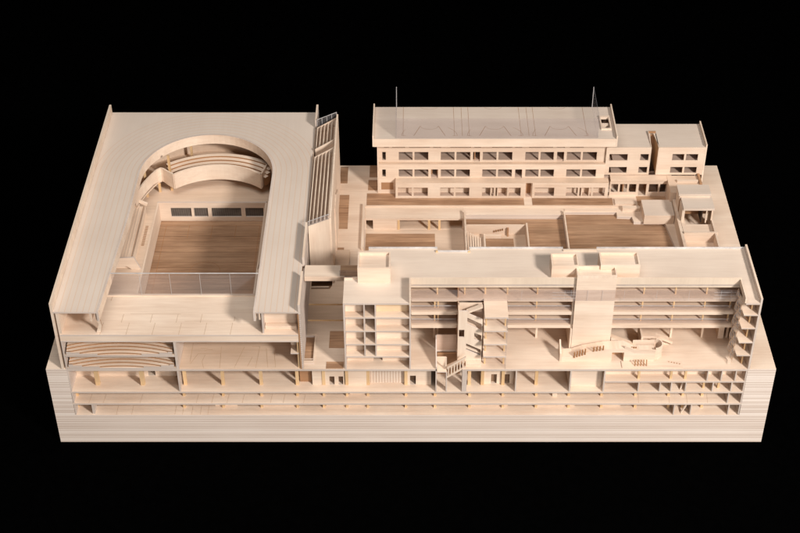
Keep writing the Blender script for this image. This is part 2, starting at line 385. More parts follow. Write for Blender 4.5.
# rooms in the roof legs, open at the section
MB().box(-66.1, -59.9, 7.5, 7.7, FT, RZ - .36).build('end_wall', birch, hl)
MB().box(-66.15, -65.6, .1, 7.4, FT, RZ - .36).build('end_wall', [birchy], hl)
MB().box(-27.6, -21.4, 2.6, 2.8, FT, RZ - .36).build('end_wall', birch, hl)
MB().box(-27.9, -27.6, .35, 2.8, FT, RZ - .36, 0, 1).build('end_wall', [pine, edge], hl)
MB().box(-27.5, -21.5, 1.6, 2.55, FT, FT + .8).build('bench', birch, hl)
# storeys below the terrace
MB().poly(rect(-65.8, -44.95, 0, 4.6), 22.75, 23.2).build('auditorium_floor', W2, hl)
MB().poly(rect(-65.8, -44.95, 0, 4.6), 19.0 + .62, 19.95).build('auditorium_floor', W2, hl)
for zb, top in ((23.2, 26.45), (19.95, 22.7)):
    for k in range(6):
        R = 30.0; ay = .42 + k * .68
        pts = []
        for i in range(25):
            x = -10.1 + 20.2 * i / 24; y = ay - (R - math.sqrt(R * R - x * x))
            pts.append((x - 55.4, y))
        front = [p for p in pts if p[1] > .08]
        outline = front + [(front[-1][0], .08)] * (0) + [(-45.35, max(front[-1][1], .08)), (-45.35, 6.2), (-65.5, 6.2), (-65.5, max(front[0][1], .08))]
        if abs(front[0][0] + 65.5) < .2: outline = front + [(-45.25, 6.2), (-65.55, 6.2)]
        z0 = zb + k * .27
        MB().poly(outline, z0, z0 + .27 - (.002 * k), 'xy').build('seating_step', [birch, edged], hl)  # shadow line of each riser is put into its brown edge colour
        for xa, xb in ((-65.5, front[0][0]), (front[-1][0], -45.35)):
            if xb - xa > .3: MB().box(xa, xb, .01, .078, z0, z0 + .27 - .002 * k).build('step_edge', edge, hl)
    MB().box(-65.7, -45.1, 6.3, 6.5, zb, top).build('auditorium_rear_wall', birch, hl)
MB().box(-66.1, -65.85, .02, 8, 13.72, 26.48, 0, 1).build('section_wall', [birchy, edge], hl)
MB().box(-44.93, -44.45, .01, 9, 19.62, 26.48, 0, 1).build('section_wall', [birchy, edge], hl)
MB().box(-22.9, -21.3, .3, 3.2, 23.2, 23.5, 0, 1).build('balcony', W2, hl)
MB().box(-21.6, -21.25, .4, 3.2, 19.62, 26.4).build('section_wall', [pine], hl)
MB().box(-23.0, -21.6, 2.7, 2.9, 23.5, 26.4).build('balcony_wall', birch, hl)
MB().box(-44.4, -21.3, 11.5, 11.75, G, 26.45).build('gym_rear_wall', birch, hl)
MB().box(-44.4, -21.3, .02, 11.5, G + .004, G + .03).build('gym_floor', floorw, hl)
mk = MB()
z = G + .045
for a in ([(-42.5, 1.5), (-41.3, 4.4), (-36.9, 4.4)], [(-41, 6), (-39.5, 6)], [(-36.7, .3), (-37, 6.5)], [(-33.9, .4), (-32.5, 6.4)], [(-31, 6.5), (-29.5, 6.5), (-29.8, .3)], [(-40.2, 5.2), (-39.6, 5.6), (-38.6, 5.6)],
          [(-27.5, .5), (-28.2, 6)], [(-26, .5), (-26.6, 5.2)], [(-39.8, .3), (-40.3, 2.2), (-39.9, 4.1)], [(-31.4, .8), (-30.7, 3.5)], [(-42.6, 2), (-42.6, 7.5)], [(-41.9, 7.5), (-40, 7.5)]): mk.lines(a, z, .07)
mk.build('court_markings', lines_pale, hl)
# the court
MB().box(-54.25, -31.4, 12.2, 47.65, G + .004, G + .08).build('court_floor', walnut, hl)
mk = MB(); z = G + .095
mk.lines([(-52.9, 14), (-52.9, 46), (-32.7, 46), (-32.7, 14)], z, .08)
for x in (-47.9, -42.9, -37.8): mk.lines([(x, 41.5), (x, 46)], z, .08)
mk.lines(arc(-42.9, 30, 3.2, 0, 360, 32), z, .07); mk.lines([(-52.9, 30), (-32.7, 30)], z, .06)
mk.build('court_markings', lineb, hl)
C2 = 24.5
wins = [(-51.9, -47.5), (-46.9, -43.9), (-43.1, -36.7), (-35.8, -31.9)]
MB().poly(rect(-54.6, -31.1, G, C2), 47.7, 48.1, 'xz', [rect(a, b, 20.75, 23.1) for a, b in wins]).build('court_end_wall', W2, hl)
for a, b in wins:
    g = MB().box(a, b, 48.0, 48.08, 20.75, 23.1)
    n = int((b - a) / .28)
    for i in range(n): g.box(a + i * (b - a) / n, a + i * (b - a) / n + .07, 47.93, 48.0, 20.75, 23.1, 1)
    g.build('grille_window', [grill, dark], hl)
MB().box(-54.6, -54.27, 12, 47.69, G, C2).build('court_side_wall', birchy, hl)
MB().box(-31.38, -31.0, 12, 47.69, G, C2).build('court_side_wall', birchy, hl)
MB().poly([(-66.1, 11.95), (-54.62, 11.95), (-54.62, 48.12), (-30.98, 48.12), (-30.98, 11.95), (-21.3, 11.95), (-21.3, 68.5), (-66.1, 68.5)], C2 - .5, C2 + .01).build('gallery_floor', [floorw, birch], hl)
st = MB()
for i in range(14): st.box(-55.9, -55.3, 32.5 + i * .5, 32.72 + i * .5, C2 + .012, C2 + .05)
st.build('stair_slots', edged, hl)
# raked side stands
for sx in (-1, 1):
    def X(v): return v if sx < 0 else -86.0 - v
    prof = [(X(-56.3), C2 + .012), (X(-56.3), 26.9)]
    for i in range(9): prof += [(X(-56.9 - i * .52), 26.45 + i * .16), (X(-56.9 - i * .52), 26.62 + i * .16)]
    prof += [(X(-62), 27.95), (X(-62), C2 + .012)]
    MB().poly(prof, 25.05, 43.4, 'xz', m=1, me=0).build('raked_stand', [birchy, birch], hl)
    MB().poly([(X(-54.8), C2 + .02), (X(-55.9), 27.5), (X(-60.4), 27.3), (X(-60.4), 25.3), (X(-57.6), 25.3), (X(-56.6), C2 + .02)], 24.6, 25.0, 'xz').build('stand_end_wall', W2, hl)
    MB().beam((X(-55.9), 43.5, 27.1), (X(-59.4), 43.9, 28.6), .35, .7).build('stand_rail', birch, hl)
# wavy balcony at the round end
AC = arc(-41.55, 40.0, 13.8, 132.5, 47.0, 22)
wavL = [(-57.9, 42.4), (-57.4, 45.0), (-56.6, 47.6), (-55.6, 50.0), (-54.7, 51.8), (-54.0, 52.5), (-53.4, 52.3), (-52.4, 51.4)]
wavR = [(-31.6, 52.3), (-31.0, 54.6), (-29.9, 52.5), (-29.2, 49)]
wav = wavL + AC + wavR
MB().ribbon(wavL + AC[:1], [27.6] * 4 + [27.2, 27.0, 26.8, 26.6, 26.5], 30.3, .35).build('balcony_front', [birch, birch], hl)
MB().ribbon(AC, 26.5, 30.3, .35).build('balcony_front', [birch, birch], hl)
MB().ribbon(AC[-1:] + wavR, 26.8, 30.3, .35).build('balcony_front', [birch, birch], hl)
outer = arc(-43.05, 45.2, 19.6, 178, 2, 36, 19.0)
MB().poly([(x, y + .1) for x, y in wav] + outer[::-1], 26.6, 26.95).build('balcony_floor', [floorw, birch], hl)
MB().ribbon(outer, C2 + .01, RZ - .36, .35).build('curved_rear_wall', [floorw, birch], hl)
for k in range(4):
    a = arc(-41.55, 40.0, 14.7 + k * .95, 133 - k * 1.5, 46 + k * 1.5, 22)
    b = arc(-41.55, 40.0, 14.7 + (k + 1) * .95 + .02, 133 - k * 1.5, 46 + k * 1.5, 22)
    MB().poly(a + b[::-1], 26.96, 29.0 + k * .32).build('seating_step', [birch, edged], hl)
for x, y in ((-48.4, 60.9), (-34.6, 60.9)): column(hl, x, y, 26.95, RZ - .36, .5)
for x, y in ((-52.0, 52.4), (-57.0, 50.0), (-29.3, 50.5)): column(hl, x, y, C2, RZ - .36, .5)
for x, y in ((-54.5, 51.8), (-40.8, 57.6), (-46.6, 57.2), (-35.2, 56.8), (-33.0, 54)): column(hl, x, y, C2, 26.6, .5)


# ------------------------------------------------------------------ louvred volume beside the hall
sv = thing('slatted_roof_annex', 'narrow volume with sloping slatted roof leaning on the right side of the sports hall', 'annex', (-18.5, 44, G))
zL0, zR0, zL1, zR1 = 34.2, 36.3, 34.2, 36.9
x0, x1 = -20.5, -16.2
y0, y1 = 25.9, 62.4
MB().poly([(x0, G + .8), (x1, G + .8), (x1, zR0), (x0, zL0 + .3)], y0, y0 + .3, 'xz').build('front_wall', [birchz, birch], sv)
MB().poly([(x0, G), (x1, G), (x1, zR1 - .8), (x0, zL1 - .8)], y1 - .3, y1, 'xz').build('rear_wall', [birchz, birch], sv)
MB().poly([(y0 + .3, G), (y1, G), (y1, zR1 + .7), (47.4, zR1 + .55), (47.4, zR1 + .5), (y0 + .3, zR0 + .2)], x1 + .0, x1 + .35, 'yz').build('side_wall', [birchy, birch], sv)
MB().poly([(36, G), (47, G), (47, 28.5), (41, 31.5), (36, 31.5)], x1 + .36, x1 + .62, 'yz').build('wall_buttress', [birchy, birch], sv)
for k in range(6):
    fx = k / 5.0; x = x0 + .15 + fx * (x1 - x0 - .3); zt = zL0 + .35 + fx * 2.1
    for a, b in ((y0 + .32, 49.8), (53.2, 61.2)):
        MB().poly([(a, zt - 1.5), (b, zt - 1.3), (b, zt + .25), (a, zt)], x - .11, x + .11, 'yz').build('roof_slat', [floorw if k % 2 else birchy, birch], sv)
MB().poly([(x0, 30.6), (x1, 30.6), (x1, 35.2), (x0, 32.9)], y0 + .3, y1 - .3, 'xz').build('ceiling', [floorw, floorw], sv)
for a in (49.9, 53.0, 61.3):
    MB().poly([(x0, 31.9), (x1, 31.9), (x1, zR1 + .45), (x0, zL1 + .55)], a, a + .22, 'xz').build('cross_rib', [birch, birch], sv)
for yy, h in ((y0 - .02, 1.1), (y1 + .02, 1.7)):
    MB().poly([(x0, zL0 + .3), (x1, zR0 + .1), (x1, zR0 + .1 + h), (x0, zL0 + .3 + h)], yy - .04, yy + .04, 'xz').build('glass_guard', [glass, glasse], sv)
    r = MB().beam((x0, yy, zL0 + .3 + h), (x1, yy, zR0 + .1 + h), .1, .1)
    for i in range(5 if h > 1.5 else 0):
        f = i / 4; r.box(x0 + f * (x1 - x0) - .04, x0 + f * (x1 - x0) + .04, yy - .05, yy + .05, zL0 + .3 + f * 2, zL0 + .3 + h + f * 2)
    r.build('guard_rail', glasse, sv)

# ------------------------------------------------------------------ footbridge
fb = thing('footbridge', 'flat pale footbridge spanning from the sports hall roof to the tall front building', 'bridge', (-16.5, 12.2, 33))
MB().box(-20.45, -11.3, 10.5, 14.1, 33.1, 33.85, 0, 1).build('deck', W2, fb)
MB().box(-20.4, -12.7, 10.3, 10.48, 33.0, 34.05).build('edge_beam', birch, fb)
MB().box(-13.6, -9.9, 10.6, 14.0, 33.87, 33.93).build('landing_mat', walnut, fb)
MB().box(-13.7, -10.3, 10.55, 10.62, 33.9, 35.3).build('glass_guard', glass, fb)

# ------------------------------------------------------------------ long rear building
rb = thing('school_building', 'long three storey building at the back with windows in rows and a rooftop pitch', 'building', (18, 62, G))
Y3a, Y2a, Y1a = 59.0, 58.15, 56.3
# window lists in centimetres along the facade
r1 = [(-6.36, -5.49, 1), (-2.74, 3.84, 2), (6.47, 13.06, 2), (15.69, 22.28, 2), (25.02, 31.38, 2), (34.13, 40.82, 2)]
d1 = [(13.61, 15.14), (32.04, 33.58)]
r2 = [(-6.4, -5.52, 1), (-2.76, 3.86, 2), (6.51, 13.02, 2), (15.67, 22.29, 2), (25.16, 31.56, 2), (34.21, 40.84, 2)]
d2 = [(4.41, 5.96), (22.96, 24.5)]
r3 = [(-2.98, 3.76, 2), (6.41, 12.93, 2), (15.69, 24.3, 3), (27.3, 31.7, 1), (34.25, 42.9, 3)]
def window(p, x0, x1, z0, z1, y, n, mu=.42):
    """recessed frame with its mullions and panes"""
    t = .06; f = MB()
    outerl = rect(x0, x1, z0, z1); w = (x1 - x0 - 2 * t - (n - 1) * mu) / n
    holes = [rect(x0 + t + i * (w + mu), x0 + t + i * (w + mu) + w, z0 + t, z1 - t) for i in range(n)]
    f.poly(outerl, y + .02, y + .16, 'xz', holes)
    return f.build('window_frame', [birch, birch], p)
def facade(p, x0, x1, z0, z1, y, wins, doors, wz, dz, th=.3, name='facade_wall', outline=None):
    hs = [rect(a, b, *wz) for a, b, n in wins] + [rect(a, b, *dz) for a, b in doors]
    MB().poly(outline or rect(x0, x1, z0, z1), y, y + th, 'xz', hs).build(name, [birch, birch], p)
    for a, b, n in wins: window(p, a, b, wz[0], wz[1], y + .03, n)
slits = [(-5.9, -4.8), (-4.15, -1.31), (-.44, 4.15), (4.8, 6.55), (8.52, 13.1), (13.76, 15.29), (17.69, 22.06), (22.71, 24.24), (25.77, 31.01), (31.89, 33.63), (34.72, 37.78)]
hs = [rect(a, b, 27.8, 30.05) for a, b, n in r1] + [rect(a, b, 27.55, 30.05) for a, b in d1] + [rect(a, b, 31.15, 31.5) for a, b in slits]
MB().poly(rect(-7.1, 42.7, 27.4, 33.3), Y3a, Y3a + .3, 'xz', hs).build('facade_wall', [birch, birch], rb)
for a, b, n in r1: window(rb, a, b, 27.8, 30.05, Y3a + .03, n)
facade(rb, -7.1, 42.7, G, 27.3, Y2a, r2, d2, (23.95, 26.0), (23.6, 26.0))
MB().box(-7.1, 42.7, Y2a, Y3a + .3, 27.31, 27.42).build('ledge', floorw, rb)
facade(rb, -3.4, 25.2, G, 23.6, Y1a, [w for w in r3 if w[1] < 25], [], (19.98, 22.4), None)
facade(rb, 26.8, 43.6, G, 23.6, Y1a, [w for w in r3 if w[0] > 25], [], (19.98, 22.4), None)
MB().box(-3.4, 43.6, Y1a, Y2a - .01, 23.61, 23.75).build('ledge', floorw, rb)
MB().box(-3.4, -3.12, Y1a + .3, Y2a, G, 23.6).build('end_wall', birchy, rb)
for a, b in ((25.2, 25.4), (26.6, 26.8)): MB().box(a, b, Y1a + .3, Y2a, G, 23.6).build('entrance_wall', birchy, rb)
MB().box(25.4, 26.6, Y2a - .2, Y2a - .02, G, 23.6).build('entrance_back_wall', brownw, rb)
MB().box(-7.4, -7.11, Y2a, 69, G, 33.3, 0).build('end_wall', birchy, rb)
MB().box(44.0, 44.3, 66, 69, G, 35.2).build('end_wall', birchy, rb)
MB().box(-7.1, 44, 68.7, 69, G, 33.3).build('rear_wall', birch, rb)
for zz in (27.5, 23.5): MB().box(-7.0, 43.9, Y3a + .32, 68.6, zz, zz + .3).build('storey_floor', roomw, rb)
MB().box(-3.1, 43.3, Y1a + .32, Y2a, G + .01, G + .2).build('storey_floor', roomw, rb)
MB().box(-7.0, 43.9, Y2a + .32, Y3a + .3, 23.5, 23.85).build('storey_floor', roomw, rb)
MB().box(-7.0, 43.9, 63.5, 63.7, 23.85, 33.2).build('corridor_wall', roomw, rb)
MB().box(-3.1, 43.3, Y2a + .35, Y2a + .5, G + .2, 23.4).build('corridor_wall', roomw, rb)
for x in (-4.5, 4.6, 5.8, 14.0, 15.2, 22.8, 24.6, 31.9, 33.8, 41.5): MB().box(x - .12, x + .12, Y3a + .33, 63.4, 23.85, 33.2).build('cross_wall', brownw, rb)
for x in (4.6, 14.0, 17.7, 19.2, 21.2, 33, 37.8, 39.5): MB().box(x - .12, x + .12, Y1a + .33, Y2a, G + .2, 23.5).build('cross_wall', birchy, rb)
MB().box(-6.6, -3.9, Y2a - .02, Y2a + .1, 20.6, 22.5).build('ground_window', brownw, rb)
# roof pitch
RT = 35.3
hut = rect(41.6, 43.3, 60.0, 64.4)
MB().poly(rect(-8.0, 44.2, 56.15, 69.0), RT - .3, RT, holes=[hut]).build('roof', [roofw, birch], rb)
MB().box(-8.0, 44.2, 56.0, 56.14, 33.35, RT + .05).build('roof_fascia', birch, rb)
MB().box(-8.0, 44.2, 56.16, 59.3, 33.3, 33.5).build('roof_soffit', birch, rb)
MB().box(-8.3, -8.01, 56.0, 69, 33.4, 36.2, 0).build('parapet', birchy, rb)
MB().box(44.21, 44.5, 56.0, 69, 33.4, 36.1, 0).build('parapet', birchy, rb)
MB().box(-8.0, 44.2, 68.7, 68.99, 33.3, RT - .31).build('rear_fascia', birch, rb)
mk = MB(); z = RT + .012
for x in (-1.7, 9.4, 11.1, 12.6, 23.8, 25.5, 26.9, 38.0): mk.lines([(x, 57.4), (x, 68.9)], z, .07)
for cx in (4.0, 18.2, 32.3):
    mk.lines([(cx - 3.4, 57.4), (cx - 2.0, 61.2)], z, .1); mk.lines([(cx + 3.4, 57.4), (cx + 2.0, 61.2)], z, .1)
    mk.lines(arc(cx, 61.2, 1.9, 180, 360, 14, 1.3), z, .06); mk.lines(arc(cx, 57.4, 6.0, 150, 180, 6, 5), z, .07); mk.lines(arc(cx, 57.4, 6.0, 0, 48, 8, 4.4), z, .07)
    mk.lines([(cx - 5.9, 57.4), (cx - 5.1, 57.4)], z, .08); mk.lines([(cx + 5.0, 57.4), (cx + 5.9, 57.4)], z, .08)
    mk.lines(arc(cx, 69, 1.9, 190, 350, 10, .9), z, .06)
mk.build('pitch_markings', lineb, rb)
for x in (-3.2, 40.2):
    MB().box(x - .05, x + .05, 56.4, 68.8, RT, RT + 5.2).build('ball_screen', glass, rb)
    MB().box(x - .06, x + .06, 68.75, 68.87, RT, RT + 5.3).build('screen_edge', glasse, rb)
    MB().box(x - .06, x + .06, 56.35, 56.42, RT, RT + 5.2).build('screen_edge', glass, rb)
    MB().box(x - .06, x + .06, 56.4, 68.8, RT + 5.2, RT + 5.25).build('screen_edge', glass, rb)
MB().box(-3.1, 40.1, 56.36, 56.42, RT + .002, RT + 5.0).build('front_screen', glassp, rb)
MB().poly(rect(41.3, 43.6, 59.7, 65.0), RT, RT + .35, holes=[rect(41.6, 43.3, 60.0, 64.4)]).build('stairwell_kerb', [birch, birch], rb)
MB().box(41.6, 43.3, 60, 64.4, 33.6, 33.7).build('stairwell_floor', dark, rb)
MB().box(41.7, 43.2, 61.8, 62.6, 33.7, 35.2).build('stairwell_step', birch, rb)

# annex of the rear building
an = thing('classroom_annex', 'lower flat roofed wing with a slanted slot, right of the long rear building', 'building', (54, 62, G))
ANZ = 31.5; Ya = 58.4
MB().poly([(44.5, Ya + .3), (52.4, Ya + .3), (52.9, 64.2), (53.6, 64.2), (54.2, Ya + .3), (64.3, Ya + .3), (64.3, 68), (44.5, 68)], ANZ - .3, ANZ).build('roof', [roofw, birch], an)
def aw(x0, x1, wins):
    MB().poly(rect(x0, x1, 24.4, ANZ + .06), Ya, Ya + .29, 'xz', [rect(a, b, z0, z1) for a, b, z0, z1, n in wins]).build('facade_wall', [birch, birch], an)
    for a, b, z0, z1, n in wins: window(an, a, b, z0, z1, Ya + .03, n)
aw(42.72, 52.35, [(43.4, 47.5, 28.1, 29.9, 1), (50.2, 52.1, 28.1, 29.9, 1), (43.6, 47.6, 24.8, 26.5, 1), (50.1, 52.1, 24.8, 26.5, 1)])
aw(54.2, 64.3, [(57.2, 62.9, 28.1, 29.9, 2), (57.1, 63.0, 24.8, 26.5, 2)])
MB().poly([(Ya, 24.4), (64.2, 24.4), (64.2, ANZ + .5), (Ya, ANZ + .06)], 52.36, 52.5, 'yz').build('slot_wall', [brownw, birch], an)
MB().poly([(Ya, 24.4), (64.2, 24.4), (64.2, ANZ), (Ya, ANZ)], 54.0, 54.19, 'yz').build('slot_wall', [pine, birch], an)
MB().box(52.4, 54.1, 64.2, 64.4, 24.4, ANZ + .5).build('slot_end_wall', brownw, an)
MB().box(64.31, 64.6, Ya, 68, 20, 32.3).build('end_wall', birchy, an)
MB().box(44.5, 64.3, 67.7, 67.99, G, ANZ - .31).build('rear_wall', birch, an)
for zz in (27.6, 24.2):
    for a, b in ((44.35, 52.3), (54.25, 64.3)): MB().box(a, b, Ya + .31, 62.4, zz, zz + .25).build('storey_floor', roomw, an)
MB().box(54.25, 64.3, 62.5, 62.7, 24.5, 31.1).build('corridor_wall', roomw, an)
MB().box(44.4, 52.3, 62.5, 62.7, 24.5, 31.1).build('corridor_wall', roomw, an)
for x in (48.6, 60.0): MB().box(x - .12, x + .12, Ya + .32, 62.4, 24.5, 31.1).build('cross_wall', brownw, an)
MB().box(44.0, 57.6, 56.6, Ya + .28, 23.9, 24.2).build('lower_roof', floorw, an)
MB().poly(rect(44.0, 57.6, G, 23.88), 57.0, 57.25, 'xz', [rect(44.2, 49.9, 20.6, 22.9), rect(50.4, 52.1, 19.7, 22.9), rect(52.6, 57.2, 20.6, 22.9)]).build('lower_facade', [birch, birch], an)
window(an, 44.2, 49.9, 20.6, 22.9, 57.02, 3); window(an, 52.6, 57.2, 20.6, 22.9, 57.02, 2)
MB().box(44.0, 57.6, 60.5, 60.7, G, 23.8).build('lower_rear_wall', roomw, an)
for x in (47, 50.2, 52.3, 55): MB().box(x - .12, x + .12, 57.3, 60.4, G, 23.8).build('cross_wall', brownw, an)

# ------------------------------------------------------------------ courtyard pieces
def bed(x0, x1, y0, y1, label, z=G, name='timber_lawn', pts=None):
    m = MB().poly(pts or rect(x0, x1, y0, y1), z + .004, z + .05)
    return tag(m.build(name, [walnut, walnut]), label, 'lawn')
bed(-9.8, 25.0, 53.4, 56.2, 'long walnut strip along the foot of the rear building, left of the path', pts=[(-9.8, 53.3), (25.0, 53.3), (25.0, 56.2), (-3.5, 56.2), (-3.5, 58.0), (-9.8, 58.0)])
bed(26.8, 44.6, 53.4, 56.2, 'shorter walnut strip at the foot of the rear building, right of the path')
bed(-9.6, -7.5, 59.2, 63.2, 'small walnut square left of the rear building, second from the back')
bed(-9.4, -7.5, 64.3, 69, 'walnut patch at the far back edge beside the rear building')
bed(-16.0, -14.3, 61.9, 68.4, 'small walnut strip by the annex wall near the back edge of the model')
bed(-16.0, -13.7, 44.8, 57.4, 'long narrow walnut strip beside the slatted roof annex')
bed(-15.9, -14.2, 33, 38.2, 'little walnut patch just behind the footbridge')
bed(50.0, 57.0, 53.2, 56.9, 'walnut patch in front of the annex ground floor windows')
ss = thing('sunken_patio', 'deep courtyard with recessed colonnade and walnut ground just left of centre', 'courtyard', (.5, 45, 16))
MB().box(-9.99, 11.49, 37.25, 52.95, 16.2, 16.6).build('patio_floor', floorw, ss)
MB().box(-9.8, 5.2, 38, 47.0, 16.61, 16.68).build('timber_ground', walnut, ss)
MB().poly(rect(-10.0, 11.5, 16.6, 19.3), 48.65, 48.9, 'xz', [rect(-9.8, -8.3, 16.65, 19.1), rect(-2.8, 11.2, 16.65, 19.1)]).build('colonnade_wall', [birch, birch], ss)
for x in (-2.7, 3.95, 6.2): MB().box(x - .25, x + .25, 48.55, 49.05, 16.61, 19.1).build('column', pine, ss)
MB().box(-9.99, 11.49, 48.64, 52.95, 19.31, G + .0).build('terrace_slab', birch, ss)
MB().box(-10.6, -10.05, 37.3, 53.1, G, G + .7, 0).build('parapet', birchy, ss)
MB().box(-10.6, 45.3, 52.75, 53.05, G + .0, G + .35).build('terrace_kerb', birch, ss)
dv = tag(MB().poly([(37.5, 16.7), (50.3, 16.7), (50.3, 20.6), (37.5, 20.3)], 11.55, 11.9, 'yz').build('courtyard_wall', [birchy, birch]), 'thin upright wall between the deep patio and the garden with stairs', 'wall')
tag(MB().poly([(30.0, 16.7), (50.6, 16.7), (50.6, 20.3), (30.0, 20.1)], 33.3, 33.6, 'yz').build('courtyard_wall', [birchy, birch]), 'thin upright wall dividing the two large walnut courtyards', 'wall')
gb = thing('stepped_garden', 'walnut courtyard with a sunken corner reached by small stairs, in the middle', 'courtyard', (22, 42, 17))
MB().poly([(12.0, 46.9), (25.3, 46.9), (25.3, 30), (33.2, 30), (33.2, 49.9), (12.0, 49.9)], 18.2, 18.5).build('timber_ground', [walnut, walnut], gb)
MB().box(12.0, 25.2, 30, 46.6, 16.3, 16.7).build('lower_floor', floorw, gb)
MB().box(16.2, 22.2, 38, 44.8, 16.71, 17.0).build('timber_ground', walnut, gb)
MB().poly([(12.0, 16.7), (24.9, 16.7), (24.9, 19.3), (12.0, 19.3)], 46.6, 46.88, 'xz').build('retaining_wall', [birch, birch], gb)
MB().box(24.9, 25.25, 30, 46.88, 16.71, 19.7).build('retaining_wall', birchy, gb)
MB().box(15.7, 16.1, 38, 45.6, 16.71, 17.7).build('stair_wall', birchy, gb)
MB().box(15.7, 19.6, 45.0, 45.6, 16.71, 17.6).build('stair_wall', birch, gb)
for k in range(6): MB().box(12.1 + k * .55, 12.5 + k * .55, 38, 45.2 - k * .0, 16.72, 18.6 - k * .32).build('step', [birchy], gb)
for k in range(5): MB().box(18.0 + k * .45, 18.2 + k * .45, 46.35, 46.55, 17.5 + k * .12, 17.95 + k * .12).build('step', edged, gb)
MB().box(20.9, 21.2, 45.9, 46.3, 16.7, 18.9).build('newel_post', brownw, gb)
MB().box(26.0, 27.6, 37.0, 38.6, 18.5, 19.3).build('garden_block', birch, gb)
gc = thing('walnut_courtyard', 'widest walnut court at the right with a stepped pale border', 'courtyard', (45, 42, 18))
MB().poly([(x, y) for x, y in court_c][0:1] + [(57.0, 30), (55.2, 46.7), (54.6, 47.4), (48.4, 47.4), (48.2, 49.3), (45.0, 49.5), (45.0, 51.0), (33.65, 51.0)], 18.4, 18.9).build('timber_ground', [walnut, walnut], gc)
MB().box(33.7, 45.1, 51.2, 51.7, G + .004, G + .3).build('kerb', birch, gc)
tag(MB().box(45.0, 49.5, 53.4, 55.5, G + .004, G + .45).build('garden_block', birch), 'low pale slab between the walnut strip and the big pale box', 'block')
tag(MB().box(46.3, 50.0, 51.1, 52.2, G + .004, G + .9).build('garden_block', birch), 'small low pale block just left of the big pale box', 'block')
tag(MB().poly(rect(50.4, 56.9, 46.6, 52.4), G + .004, 21.9).build('pale_box_pavilion', [roofw, birch]), 'closed flat box in the right hand courtyard, front edge on the walnut court', 'pavilion')
tag(MB().poly(rect(56.5, 63.9, 51.7, 58.2), G + .004, 24.3).build('flat_roofed_block', [floorw, birchz]), 'flat topped block tucked under the annex at the right rear', 'block')
tag(MB().box(63.2, 63.7, 54.5, 58.2, 24.32, 24.9).build('roof_beam', brownw), 'dark short beam on the flat topped block by the annex end', 'beam')
tag(MB().box(58.4, 63, 55.4, 55.9, 24.32, 24.85).build('roof_beam', birch), 'pale low beam lying across the flat topped block', 'beam')
pv = thing('stacked_pavilion', 'small pavilion with two stepped flat roofs and an open dark front at the right edge', 'pavilion', (61, 45, G))
MB().poly([(30, G), (51.6, G), (51.6, 22.6), (43, 22.6), (30, 22.6)], 57.05, 57.68, 'yz').build('side_wall', [birchy, birch], pv)
MB().box(57.7, 64.2, 39.4, 43.4, G, 21.9).build('podium', birch, pv)
MB().box(57.7, 64.9, 39.0, 39.39, G, 23.0).build('podium_rim', birch, pv)
MB().box(57.7, 64.2, 30, 38.98, G, 20.4).build('lower_floor', floorw, pv)
MB().box(64.2, 64.6, 30, 47.3, G, 22.9).build('side_wall', birchy, pv)
MB().box(57.75, 58.6, 39.4, 47, 21.9, 22.6).build('bench', birch, pv)
MB().box(57.9, 64.5, 43.3, 47.4, 25.6, 26.1).build('lower_roof', [roofw], pv)
MB().box(57.4, 64.3, 47.5, 51.0, 26.4, 26.9).build('upper_roof', [roofw], pv)
MB().box(57.6, 64.1, 50.7, 50.95, G, 26.39).build('rear_wall', birch, pv)
MB().box(57.6, 64.1, 47.1, 47.35, 22, 25.6).build('room_back_wall', brownw, pv)
MB().box(57.6, 57.9, 47.5, 50.69, 22, 26.37).build('side_wall', birchy, pv)
MB().box(57.72, 58.3, 43.5, 47.0, 22.6, 25.6).build('side_wall', birchz, pv)
MB().box(64.0, 64.3, 43.5, 50.6, 22.9, 25.6).build('side_wall', birchy, pv)
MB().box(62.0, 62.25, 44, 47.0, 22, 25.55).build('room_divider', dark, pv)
MB().box(62.9, 63.15, 43.8, 44.05, 22, 25.6).build('post', birch, pv)
MB().box(57.6, 64.1, 47.4, 50.65, 26.12, 26.36).build('roof_step', birch, pv)

# ------------------------------------------------------------------ front building
fbd = thing('front_building', 'tall sectioned building across the front right with open floors around a forecourt', 'building', (26, 8, G))
FR = 36.0; YF = 5.55; YB = 16.5
L = [32.6, 29.3, 26.0, 22.9]
# roof
roofp = [(-12.6, 0), (-.35, 0), (-.35, YF), (61.9, YF), (61.9, 0), (64.5, 0), (64.5, YB), (11.3, YB), (11.3, 15.6), (5.2, 15.6), (5.2, YB), (-8.2, YB), (-8.2, 7.2), (-12.6, 7.2)]
MB().poly(roofp, FR - .35, FR).build('roof', [roofw if False else wood('front_roof_plywood', (.77, .635, .515), (.65, .515, .41), 'x', .9), edge], fbd)
MB().poly(rect(.0, 61.9, FR - .7, 37.55), YF, YF + .25, 'xz').build('roof_upstand', [edge if False else wood('upstand_plywood', (.74, .60, .46), (.62, .49, .375), 'z', .9), birch], fbd)
MB().box(-.34, -.01, .0, YF + .25, FR - .7, 37.55, 0).build('roof_upstand', [birchz], fbd)
MB().box(61.65, 61.9, .0, YF - .01, FR + .0, 37.3).build('roof_upstand', birchy, fbd)
MB().box(64.52, 64.9, 0, YB, G, 37.1, 0, 1).build('side_wall', [birchy, edge], fbd)
MB().box(-8.2, 5.1, YB, YB + .12, FR - .3, FR + .42).build('rear_parapet', glasse, fbd)
MB().box(11.3, 29.4, YB, YB + .12, FR - .3, FR + .42).build('rear_parapet', glasse, fbd)
MB().box(35.9, 64.5, YB, YB + .1, FR - .3, FR + .42).build('rear_parapet', glasse, fbd)
MB().box(5.1, 11.3, 15.45, 15.55, FR - .3, FR + .42).build('rear_parapet', glasse, fbd)
for x in (5.0, 11.2): MB().box(x - .2, x + .2, 15.3, 15.7, FR, FR + .35).build('parapet_post', pine, fbd)
